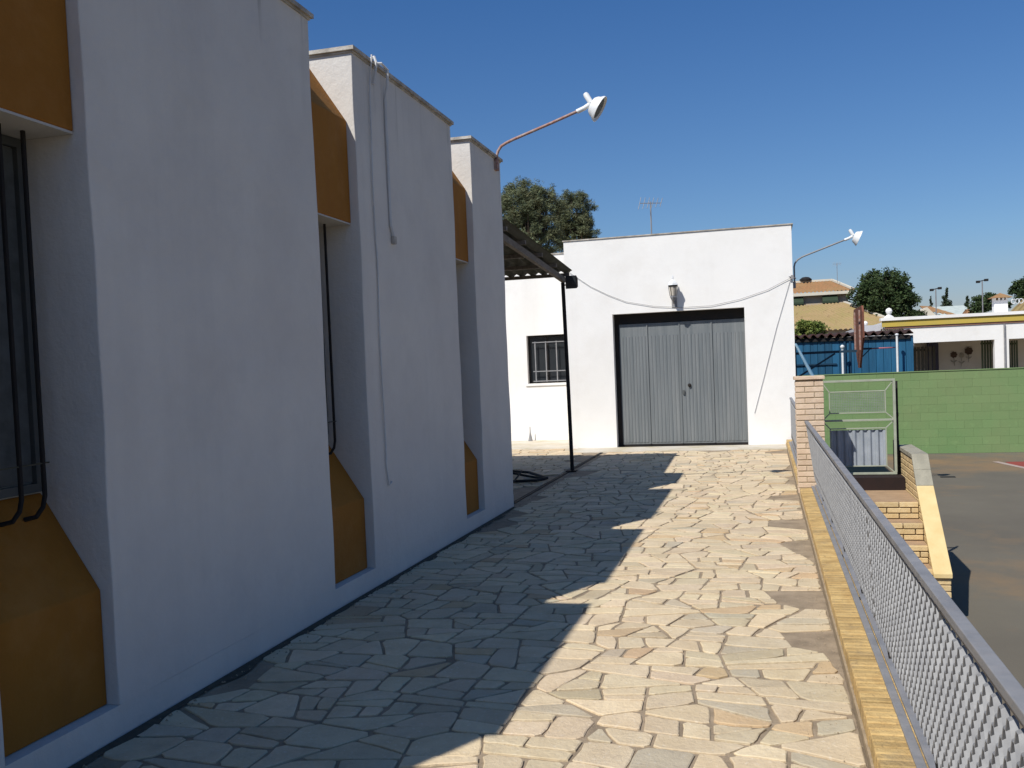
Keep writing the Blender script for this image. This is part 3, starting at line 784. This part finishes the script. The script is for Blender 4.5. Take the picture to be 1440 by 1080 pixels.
# blue pipe from pillar to garage
o = MB().tube([(.56, 11.62, 1.37), (.575, 17.9, 1.86)], .022, 8).build('blue_pipe', BLUEL)
tag(o, 'pale blue pipe slanting from the brick pillar top towards the garage side', 'pipe')

# ================================================================= COURT THINGS
gw = thing('green_wall', 'long green painted block wall at the far side of the court', 'wall', (3, 27, CZ))
MB().box(.4, 14, 27.012, 27.2, CZ-.02, 1.10).build('core', mat('green_joint', (.125, .225, .085), .9, (.15, .225, .09), 2, bump=.4), gw)
gb = brick_mesh(.4315, .11, .218, GREENB, .002)
nb = 0
for r in range(10):
    x = 1.0+(.2125 if r % 2 else 0)
    while x < 12.2:
        piece('block', gb, (x+.2125, 27.06+R(-.0015, .0015), CZ+.11+r*.22), gw); x += .433; nb += 1
MB().box(.4, 14, 26.985, 27.21, 1.103, 1.125).build('capping', GREENB, gw)
# painted court markings (letter-free red arc with pale edge), drain slot
def sheet(pts, z, name, m, label, cat):
    mb = MB(); n = len(pts); mb.add([(x, y, z) for x, y in pts], [tuple(range(n))]); o = mb.build(name, m); tag(o, label, cat); return o
rk = struct(MB().add([], []) or MB().box(5.55, 9, 23.45, 24.7, CZ+.0005, CZ+.004), 'red_court_marking', REDP)
rk = struct(MB().prism_x([(0, 0), (.001, 0), (.001, .001)], 0, .001) if False else MB().bar((5.35, 24.75, CZ+.006), (5.75, 22.9, CZ+.006), .14, .006), 'court_line', mat('faded_court_line', (.42, .33, .28), .9))
rk2 = struct(MB().bar((5.75, 22.9, CZ+.006), (8.9, 22.7, CZ+.006), .10, .006), 'court_line', MATS['faded_court_line'])
o = MB().box(3.62, 3.92, 21.75, 21.88, CZ+.001, CZ+.012).build('drain_slot', BLACKP); tag(o, 'small black drain slot in the court surface', 'drain')

# basketball backboard seen edge-on
bk = thing('basketball_hoop', 'rusty basketball backboard seen edge-on with its pink rim above the court', 'basketball hoop', (1.87, 20, CZ))
bb = MB()
prof = [(19.1, 2.45), (19.2, 2.57), (20.8, 2.57), (20.9, 2.45), (20.9, 1.95), (20.15, 1.36), (19.85, 1.36), (19.1, 1.95)]
bb.prism_x(prof, 1.85, 1.885).build('backboard', mat('rusty_board', (.20, .075, .045), .85, (.14, .055, .035), 3, bump=.5, streak=((.30, .16, .11), .5, 4)), bk)
for yy in (19.5, 20.5): MB().bar((1.835, yy, 1.72), (1.835, yy, 2.5), .03).build('batten', RUSTM, bk)
MB().bar((.60, 20, 1.70), (1.82, 20, 1.705), .05).build('boom', mat('dark_blue_steel', (.012, .04, .07), .6), bk)
MB().bar((.60, 20, CZ), (.60, 20, 2.0), .09).build('post', MATS['dark_blue_steel'], bk)
MB().bar((.64, 20, 1.2), (1.4, 20, 1.67), .035).build('strut', MATS['dark_blue_steel'], bk)
MB().bar((1.89, 20, 1.74), (2.10, 20, 1.74), .04).bar((1.89, 20, 1.55), (2.06, 20, 1.72), .02).build('rim_bracket', MATS['dark_blue_steel'], bk)
MB().tube([(2.32+.22*cos(2*pi*k/20), 20+.22*sin(2*pi*k/20), 1.74) for k in range(21)], .013, 6).build('rim', PINKP, bk)
for (x, y, zt, lab) in ((2.13, 27.6, 1.80, 'white post with a ball head before the blue shed, left of the backboard'),):
    t = thing('ball_post', lab, 'post', (x, y, CZ))
    MB().tube([(x, y, CZ), (x, y, zt)], .032, 8).build('pole', LAMPW, t); MB().lathe([(.02, -.06), (.055, -.03), (.062, .015), (.02, .06)], (x, y, zt+.07), n=12).build('ball', LAMPW, t, smooth=True)
o = MB().tube([(3.56, 27.6, CZ), (3.56, 27.6, 2.13)], .03, 8).lathe([(.05, 0), (.05, .03), (.01, .05)], (3.56, 27.6, 2.13)).build('white_post', LAMPW)
tag(o, 'slim white post before the right half of the blue shed', 'post')
o = MB().tube([(4.42, 31, CZ), (4.42, 31, 1.75)], .04, 8).lathe([(.05, 0), (.08, .1), (.05, .22), (.01, .26)], (4.42, 31, 1.75)).build('lamp_post', GALV)
tag(o, 'short grey post at the left end of the white porch', 'post')

# blue shed
bs_ = thing('blue_shed', 'long blue panelled shed with a dark corrugated roof behind the green wall', 'shed', (2.3, 29, CZ))
MB().box(.3, 3.93, 28.05, 30.5, CZ, 2.14).build('core', mat('dark_blue_joint', (.008, .04, .08), .8), bs_)
bp_ = brick_mesh(.188, .04, 3.1, BLUEP, .006)
x = .32
while x < 3.85:
    piece('panel', bp_, (x+.094, 28.03+R(-.006, .006), .57), bs_); x += .196
for x in (2.22, 2.36): MB().bar((x, 27.99, CZ), (x, 27.99, 2.1), .05).build('upright', MATS['dark_blue_joint'], bs_)
MB().bar((.3, 27.97, 2.12), (3.95, 27.97, 2.08), .05, .10).build('fascia', DARKM, bs_)
MB().bar((.3, 27.98, 1.42), (2.0, 27.98, 1.40), .03, .04).build('rail', MATS['dark_blue_joint'], bs_)
sh = MB(); vs = []; fs = []; n = 200
for k in range(n+1):
    x = .25+(4.02-.25)*k/n; c = .045*cos(2*pi*x/.23)
    for (yy, zz) in ((27.85, 2.235), (30.6, 2.27)): vs += [(x, yy, zz+c+.008), (x, yy, zz+c-.03)]
for k in range(n):
    a = 4*k; b = a+4; fs += [(a, a+2, b+2, b), (a+1, b+1, b+3, a+3), (a, b, b+1, a+1), (a+2, a+3, b+3, b+2)]
sh.add(vs, fs); sh.build('roof_sheet', mat('dark_red_sheet', (.07, .03, .025), .9, (.045, .03, .025), 3), bs_)

# ================================================================= PORCH BUILDING
po = thing('porch_building', 'white single storey building with yellow fascia and an open porch at right', 'building', (9, 40, CZ))
PY = 36
MB().box(4.25, 24, PY+.02, 44, 2.56, 2.80).build('roof_slab', WHITEC, po)
MB().box(4.15, 24, PY-.06, PY+.015, 2.60, 2.82).build('fascia', YFASC, po)
MB().box(4.10, 24, PY-.12, PY+.3, 2.822, 2.93).build('coping', WHITEC, po)
MB().box(4.25, 24, PY-.02, PY+.01, 2.535, 2.598).build('band', PINKM, po)
MB().box(4.9, 24, PY+.02, PY+.28, 1.98, 2.534).build('lintel', WHITEC, po)
MB().box(4.25, 4.895, PY+.6, PY+.85, CZ, 2.53).build('side_wall', WHITEC, po)
for x in (7.84, 12.3, 16.8): MB().box(x, x+.46, PY+.021, PY+.279, CZ, 1.979).build('column', WHITEC, po)
MB().tube([(8.16, PY-.03, 2.5), (8.16, PY-.03, CZ)], .035, 8).build('drainpipe', GALV, po)
MB().box(4.9, 24, 38.6, 38.8, CZ, 2.55).build('back_wall', PORCHB, po)
MB().box(4.9, 24, PY+.3, 38.59, CZ, -.2).build('porch_floor', CONC, po)
# slatted gates standing in the porch
def slat_gate(xa, xb, y, zt, m, label, step=.13):
    t = thing('slatted_gate', label, 'gate', ((xa+xb)/2, y, CZ))
    s = brick_mesh(step*.72, .04, zt-CZ, m, .004); x = xa
    while x < xb: piece('slat', s, (x+step/2, y, (zt+CZ)/2), t); x += step
    MB().box(xa, xb, y+.03, y+.06, zt-.15, zt-.08).build('rail', m, t)
slat_gate(5.05, 6.0, 37.0, 1.84, BROWNG, 'brown slatted gate at the left end of the porch')
slat_gate(7.60, 8.02, 37.0, 1.98, GREENG, 'narrow olive slatted shutter left of the white porch column', .09)
slat_gate(8.5, 8.82, 37.0, 1.93, GREENG, 'olive slatted shutter right of the white porch column', .08)
o = MB().box(6.02, 6.40, 38.3, 38.55, CZ, 1.98).build('dark_doorway', mat('dark_violet_door', (.06, .055, .085), .7)); tag(o, 'dark violet door on the porch back wall', 'door')
# flowers painted in relief on the back wall
fz = thing('flower_decoration', 'group of brown cut-out flowers on the porch back wall', 'wall decoration', (7.2, 38.58, 1.3))
for (x, z, r) in ((6.98, 1.50, .13), (7.50, 1.62, .155), (7.25, 1.46, .10)):
    mb = MB()
    for k in range(7):
        a = 2*pi*k/7; mb.lathe([(r*.38, 0), (r*.36, .02)], (x+cos(a)*r*.6, 38.57, z+sin(a)*r*.6), (0, -1, 0), 8)
    mb.lathe([(r*.35, 0), (r*.3, .035)], (x, 38.57, z), (0, -1, 0), 10)
    mb.build('flower', FLOWM if r > .11 else MATS['grey_concrete'], fz)
    MB().bar((x, 38.58, z-r), (x+R(-.03, .05), 38.58, z-.42), .02, .02).build('stem', MATS['grey_concrete'], fz)
    for s in (-1, 1): MB().bar((x, 38.58, z-.30), (x+s*.10, 38.58, z-.22), .05, .02).build('leaf', MATS['grey_concrete'], fz)
# ball finials
for (x, y, z0_, s, lab) in ((4.47, 36.6, 2.83, 1.0, 'white ball finial on a flared base at the left end of the yellow fascia'), (3.69, 37, 2.53, .75, 'smaller white ball finial above the blue shed roof')):
    t = thing('ball_finial', lab, 'finial', (x, y, z0_))
    MB().lathe([(.27*s, 0), (.26*s, .05*s), (.19*s, .12*s), (.08*s, .22*s), (.055*s, .26*s)], (x, y, z0_), n=4).build('base', WHITEC, t)
    MB().lathe([(.03*s, 0), (.09*s, .03*s), (.12*s, .11*s), (.09*s, .19*s), (.02*s, .23*s)], (x, y, z0_+.25*s), n=14).build('ball', WHITEC, t, smooth=True)
o = MB().box(3.55, 4.14, 36.3, 44, CZ, 2.70).build('pale_annex', LAVW); tag(o, 'pale grey annex between the blue shed and the yellow fascia', 'annex')
ch = thing('roof_chimney', 'square white chimney with notched top and tiled cap on the porch roof', 'chimney', (9.37, 42, 2.8))
MB().box(9.12, 9.62, 41.8, 42.2, 2.8, 3.62).build('shaft', WHITEC, ch)
for x in (9.12, 9.27, 9.42, 9.55): MB().box(x, x+.07, 41.8, 42.2, 3.621, 3.72).build('merlon', WHITEC, ch)
mb = MB(); mb.add([(8.98, 41.6, 3.722), (9.78, 41.6, 3.722), (9.78, 42.4, 3.722), (8.98, 42.4, 3.722), (9.38, 42, 3.93)], [(0, 1, 4), (1, 2, 4), (2, 3, 4), (3, 0, 4), (3, 2, 1, 0)])
mb.build('tiled_cap', TILE, ch)
t = thing('tv_dish_aerial', 'white looped aerial on a thin boom right of the chimney', 'aerial', (10.5, 45, 3))
MB().bar((10.0, 45, 3.72), (10.6, 45, 3.74), .02).bar((10.2, 45, 2.8), (10.2, 45, 3.73), .03).build('boom', GALV, t)
for dx_ in (0, .16, .30):
    MB().tube([(10.58+dx_+.09*cos(2*pi*k/10), 45, 3.70+.10*sin(2*pi*k/10)) for k in range(11)], .018, 5).build('loop', LAMPW, t)

# ================================================================= HOUSES
def tile_roof(parent, P00, P10, P11, P01, m, per=.22, amp=.045, name='roof_tiles'):
    """ribbed roof plane: P00-P10 eave, P01-P11 ridge; barrel tile ribs run up the slope"""
    P00, P10, P11, P01 = map(Vector, (P00, P10, P11, P01)); L = (P10-P00).length; n = max(4, int(L/per)*6)
    nrm = (P10-P00).cross(P01-P00).normalized()
    if nrm.z < 0: nrm = -nrm
    vs = []; fs = []; rows = 10
    for j in range(rows+1):
        v = j/rows
        for k in range(n+1):
            u = k/n; p = (P00*(1-u)+P10*u)*(1-v)+(P01*(1-u)+P11*u)*v
            ph = u*L/per*2*pi; vs.append(p+nrm*(amp*cos(ph)+.02*((j % 2))))
    for j in range(rows):
        for k in range(n): a = j*(n+1)+k; fs.append((a, a+1, a+n+2, a+n+1))
    mb = MB(); mb.add(vs, fs); return mb.build(name, m, parent, smooth=False)
# two-storey house
h1 = thing('tiled_house', 'beige two storey house with an orange tiled roof behind the blue shed', 'house', (2.5, 60, CZ))
MB().box(-4, 4.75, 56.5, 63, CZ, 5.16).build('wall', HWALL, h1)
MB().box(-4.2, 5.05, 56.15, 63.2, 5.161, 5.33).build('eave', CREAM, h1)
tile_roof(h1, (-4.2, 56.15, 5.34), (5.06, 56.15, 5.34), (4.05, 58.6, 6.12), (-4.2, 58.6, 6.12), TILE)
tile_roof(h1, (5.06, 56.15, 5.34), (5.06, 63.2, 5.34), (4.05, 60.6, 6.12), (4.05, 58.6, 6.12), TILE)
MB().bar((-4.2, 58.6, 6.17), (4.05, 58.6, 6.17), .22, .12).build('ridge', CREAM, h1)
MB().bar((4.05, 58.6, 6.17), (5.0, 56.2, 5.42), .16, .10).build('hip_ridge', CREAM, h1)
for (xa, xb) in ((3.36, 4.13), (1.5, 2.26)):
    w = MB().box(xa, xb, 56.40, 56.49, 4.45, 5.12).build('window', GLASSD, h1)
    MB().prism_x([(56.39, 5.12), (55.9, 4.80), (55.9, 4.68), (56.39, 4.68)], xa-.03, xb+.03).build('awning', AWN, w)
aerial((4.25, 57.3, 5.9), 1.1, 'television aerial on the ridge of the orange tiled roof', .45)
o = MB().lathe([(.35, 0), (.36, .1), (.2, .22), (.02, .25)], (2.55, 58.6, 6.2), n=12).build('roof_vent', DARKM); tag(o, 'dark domed vent on the orange tiled roof ridge', 'vent')
# lower sandy-tiled house
h2 = thing('sandy_roof_house', 'low house with a broad sandy lichen covered tile roof', 'house', (3, 52, CZ))
MB().box(-3, 6.3, 49.3, 55, CZ, 2.98).build('wall', HWALL, h2)
tile_roof(h2, (-3, 49.0, 2.97), (6.7, 49.0, 2.97), (4.3, 53.5, 4.50), (-3, 53.5, 4.42), TILES, per=.24)
tile_roof(h2, (6.7, 49.0, 2.97), (6.7, 58, 2.97), (4.3, 56, 4.50), (4.3, 53.5, 4.50), TILES, per=.24)
MB().bar((4.3, 53.5, 4.54), (6.62, 49.05, 3.06), .16, .09).build('hip_ridge', CREAM, h2)
# distant houses
h3 = thing('gabled_house', 'distant cream house with a sloping orange roof right of the big tree', 'house', (13, 80, CZ))
MB().prism_y([(11.9, CZ), (11.9, 4.9), (12.45, 5.2), (13.2, 4.4), (14.6, 4.3), (14.6, CZ)], 79, 84).build('wall', CREAM, h3)
tile_roof(h3, (12.2, 79, 4.95), (15.2, 79, 4.25), (13.5, 84, 5.42), (12.6, 84, 5.55), TILE, per=.4, amp=.05)
MB().box(12.6, 12.9, 78.95, 78.99, 3.7, 4.3).build('window', CREAM, h3)
h4 = thing('pale_roof_house', 'distant house with a pale green-white roof and small brown gable', 'house', (15, 82, CZ))
MB().box(14.6, 17, 82, 88, CZ, 4.5).build('wall', HWALL, h4)
mb = MB(); mb.add([(14.2, 82, 4.4), (17.0, 82, 4.4), (16.4, 86, 5.5), (13.6, 86, 5.5)], [(0, 1, 2, 3)]); mb.build('roof', mat('pale_green_roof', (.50, .55, .50), .8), h4)
tile_roof(h4, (14.9, 80.5, 4.1), (17.6, 80.5, 4.1), (16.1, 82.5, 5.0), (15.9, 82.5, 5.0), TILE, per=.4, amp=.05)
MB().box(15.0, 17.5, 80.7, 82, CZ, 4.1).build('porch', HWALL, h4)
h5 = thing('right_house', 'low house with a sandy tiled roof at the right edge behind the chimney', 'house', (15, 57, CZ))
MB().box(12.9, 20, 55.3, 62, CZ, 3.4).build('wall', HWALL, h5)
tile_roof(h5, (12.45, 55, 3.30), (20, 55, 3.30), (20, 59, 5.2), (15.2, 59, 5.2), TILES, per=.3)

# floodlight masts
def mast(x, y, z, label):
    t = thing('floodlight_mast', label, 'floodlight mast', (x, y, CZ), 'floodlight masts')
    MB().tube([(x, y, CZ), (x, y, z)], .035, 6).build('pole', GALV, t)
    MB().bar((x-.2, y, z-.02), (x+.2, y, z+.06), .05).build('crossarm', DARKM, t)
    for s in (-1, 1): MB().box(x+s*.22-.10, x+s*.22+.10, y-.1, y+.1, z+s*.04-.06, z+s*.04+.07).build('floodlight_head', DARKM, t)
mast(9.95, 60, 5.36, 'slim floodlight mast left of the cone shaped cypress'); mast(12.47, 60, 5.68, 'taller floodlight mast left of the white chimney')

# ================================================================= TREES
def leaves(mb, c, r, n, size, asp=.5):
    c = Vector(c)
    for _ in range(n):
        d = Vector((random.gauss(0, 1), random.gauss(0, 1), random.gauss(0, 1))).normalized()
        k = random.random()**.45
        p = c+Vector((d.x*r[0]*k, d.y*r[1]*k, d.z*r[2]*k))
        a = Vector((random.gauss(0, 1), random.gauss(0, 1), random.gauss(0, .7))).normalized()
        b = a.cross(Vector((random.gauss(0, 1), random.gauss(0, 1), random.gauss(0, 1)))).normalized()
        s = size*R(.5, 1.3); t = R(.55, 1.35); h = R(-.1, .1)
        mb.add([p-a*s, p+b*s*asp, p+a*s, p-b*s*asp], [(0, 1, 2, 3)], (t*(1+h), t, t*(1-h)))
def tree(name, label, base, trunk_top, clumps, size, n, lm, trunk_r=.2, group=None, cat='tree', limbs=True, asp=.5, seed=None):
    if seed is not None: random.seed(seed)
    t = thing(name, label, cat, base, group)
    tr = MB(); b = Vector(base); tt = Vector(trunk_top)
    mid = b.lerp(tt, .5)+Vector((R(-.15, .15), R(-.15, .15), 0))
    tr.tube([b, mid, tt], trunk_r, 8, trunk_r*.4); tr.build('trunk', BARK, t)
    if limbs:
        lb = MB()
        for (c, r, w) in clumps:
            c = Vector(c); s = b.lerp(tt, R(.45, .9)); lb.tube([s, s.lerp(c, .5)+Vector((0, 0, -.1)), c], trunk_r*.35, 5, trunk_r*.08)
        lb.build('limbs', BARK, t)
    cr = MB(); tot = sum(w for _, _, w in clumps)
    for (c, r, w) in clumps:
        # each clump split into smaller tufts for an uneven outline
        m = max(4, int(10*w)); per = int(n*w/tot/m)
        for _ in range(m):
            d = Vector((random.gauss(0, 1), random.gauss(0, 1), random.gauss(0, 1))).normalized()*random.random()**.4
            q = Vector(c)+Vector((d.x*r[0], d.y*r[1], d.z*r[2])); f = R(.45, .8)
            leaves(cr, q, (r[0]*f, r[1]*f, r[2]*f), per, size, asp)
    cr.build('crown', lm, t)
    return t
def clumps_ball(c, R3, k, rr):
    res = []
    for _ in range(k):
        d = Vector((random.gauss(0, 1), random.gauss(0, 1), random.gauss(0, 1))).normalized()*random.random()**.35
        f = R(.8, 1.2)*rr; res.append(((c[0]+d.x*R3[0], c[1]+d.y*R3[1], c[2]+d.z*R3[2]), (f, f, f*.8), 1))
    return res
# stone pine pair behind the garage
random.seed(21)
def shell(c, R3, k, rr):
    """clumps spread evenly over an ellipsoid so the crown stays whole, with a few dips"""
    res = []
    for q in range(k):
        f = (q+.5)/k; ph = q*2.39996; zz = 1-2*f; rad = math.sqrt(1-zz*zz); w = R(.72, 1.08)
        res.append(((c[0]+rad*cos(ph)*R3[0]*w, c[1]+rad*sin(ph)*R3[1]*w, c[2]+zz*R3[2]*w), (rr*R(.7, 1.3), rr, rr*R(.6, 1.0)), 1))
    return res
tree('pine_tree', 'tall rounded pine standing behind the garage at left', (-12.6, 50, CZ), (-12.2, 50, 10.6),
     shell((-12.3, 50, 10.6), (1.75, 1.3, 1.15), 38, .46)+shell((-12.3, 50, 10.5), (.9, .8, .6), 10, .5)+shell((-12.1, 50, 8.9), (1.7, 1.1, 1.1), 30, .45), .11, 52000, LEAF1, .22, 'pines behind the garage', asp=.13)
tree('pine_tree', 'smaller darker pine with dense crown right of the tall pine', (-10.2, 54, CZ), (-10.2, 54, 10.6),
     shell((-10.55, 54, 10.5), (1.05, 1.0, 1.15), 28, .40)+shell((-10.4, 54, 9.3), (1.15, .9, .9), 22, .40), .11, 32000, LEAF1, .2, 'pines behind the garage', asp=.13)
tree('broadleaf_tree', 'low dense tree showing between the canopy and the garage roof', (-13.2, 48, CZ), (-13.2, 48, 7),
     clumps_ball((-12.6, 48, 7.7), (1.6, 1.0, .5), 7, .5), .09, 4500, LEAF1, .2)
tree('broadleaf_tree', 'large dark round tree right of the orange roofed house', (6.4, 52, CZ), (6.2, 52, 4.6),
     shell((6.15, 52, 4.65), (1.30, 1.1, 1.18), 40, .42)+shell((6.15, 52, 4.5), (.7, .7, .6), 10, .5)+shell((6.4, 52, 3.5), (1.2, 1.0, .5), 16, .42), .075, 30000, LEAF2, .22)
def cypress(x, y, z0_, z1_, r, label, n=1500):
    cl = []
    k = 7
    for j in range(k):
        f = (j+.5)/k; rr = r*(1-f)**.75+.03
        cl.append(((x+R(-.05, .05), y, z0_+(z1_-z0_)*f), (rr, rr, (z1_-z0_)/k*.9), 1-f*.6))
    tree('cypress_tree', label, (x, y, CZ), (x, y, z0_+.5*(z1_-z0_)), cl, .10, n, LEAF4, .1, 'cypresses on the skyline', limbs=False)
cypress(8.5, 60, 2.5, 5.75, .42, 'narrow cypress touching the right side of the large dark tree', 2500)
cypress(15.8, 90, 4.2, 7.05, .62, 'cone shaped cypress beyond the orange roofed far house', 2000)
cypress(14.5, 90, 4.2, 6.5, .26, 'thin cypress left of the cone shaped cypress', 900)
cypress(17.45, 90, 3.4, 6.45, .45, 'tall dark cypress at the right end of the pale roof', 1800)
cypress(16.9, 96, 4.0, 6.0, .25, 'small distant cypress just left of the tall dark cypress', 800)
cypress(18.2, 88, 3.4, 5.7, .28, 'short brownish cypress right of the tall dark cypress', 900)
for (cx_, cy_, cz_, r3, lab, k, n) in ((12.6, 62, 4.1, (.45, .5, .6), 'dark bushy tree behind the mast left of the chimney', 6, 2500), (14.0, 64, 4.6, (1.0, .7, .55), 'dark tree mass behind the white chimney', 8, 3500), (15.0, 62, 5.0, (.6, .5, .6), 'round dark tree at the right edge of the picture', 6, 3000), (9.3, 64, 3.9, (.8, .4, .25), 'low light green shrubbery at the foot of the large tree', 4, 1500)):
    tree('broadleaf_tree', lab, (cx_, cy_, CZ), (cx_, cy_, cz_), clumps_ball((cx_, cy_, cz_), r3, k, .34), .08, n, LEAF2, .14, limbs=False)
tree('leafy_bush', 'yellow green bush growing above the left half of the blue shed', (1.4, 31.2, CZ), (1.4, 31.2, 2.0),
     clumps_ball((1.42, 31.2, 2.50), (.50, .35, .28), 14, .2), .04, 7000, LEAF3, .05, cat='bush')
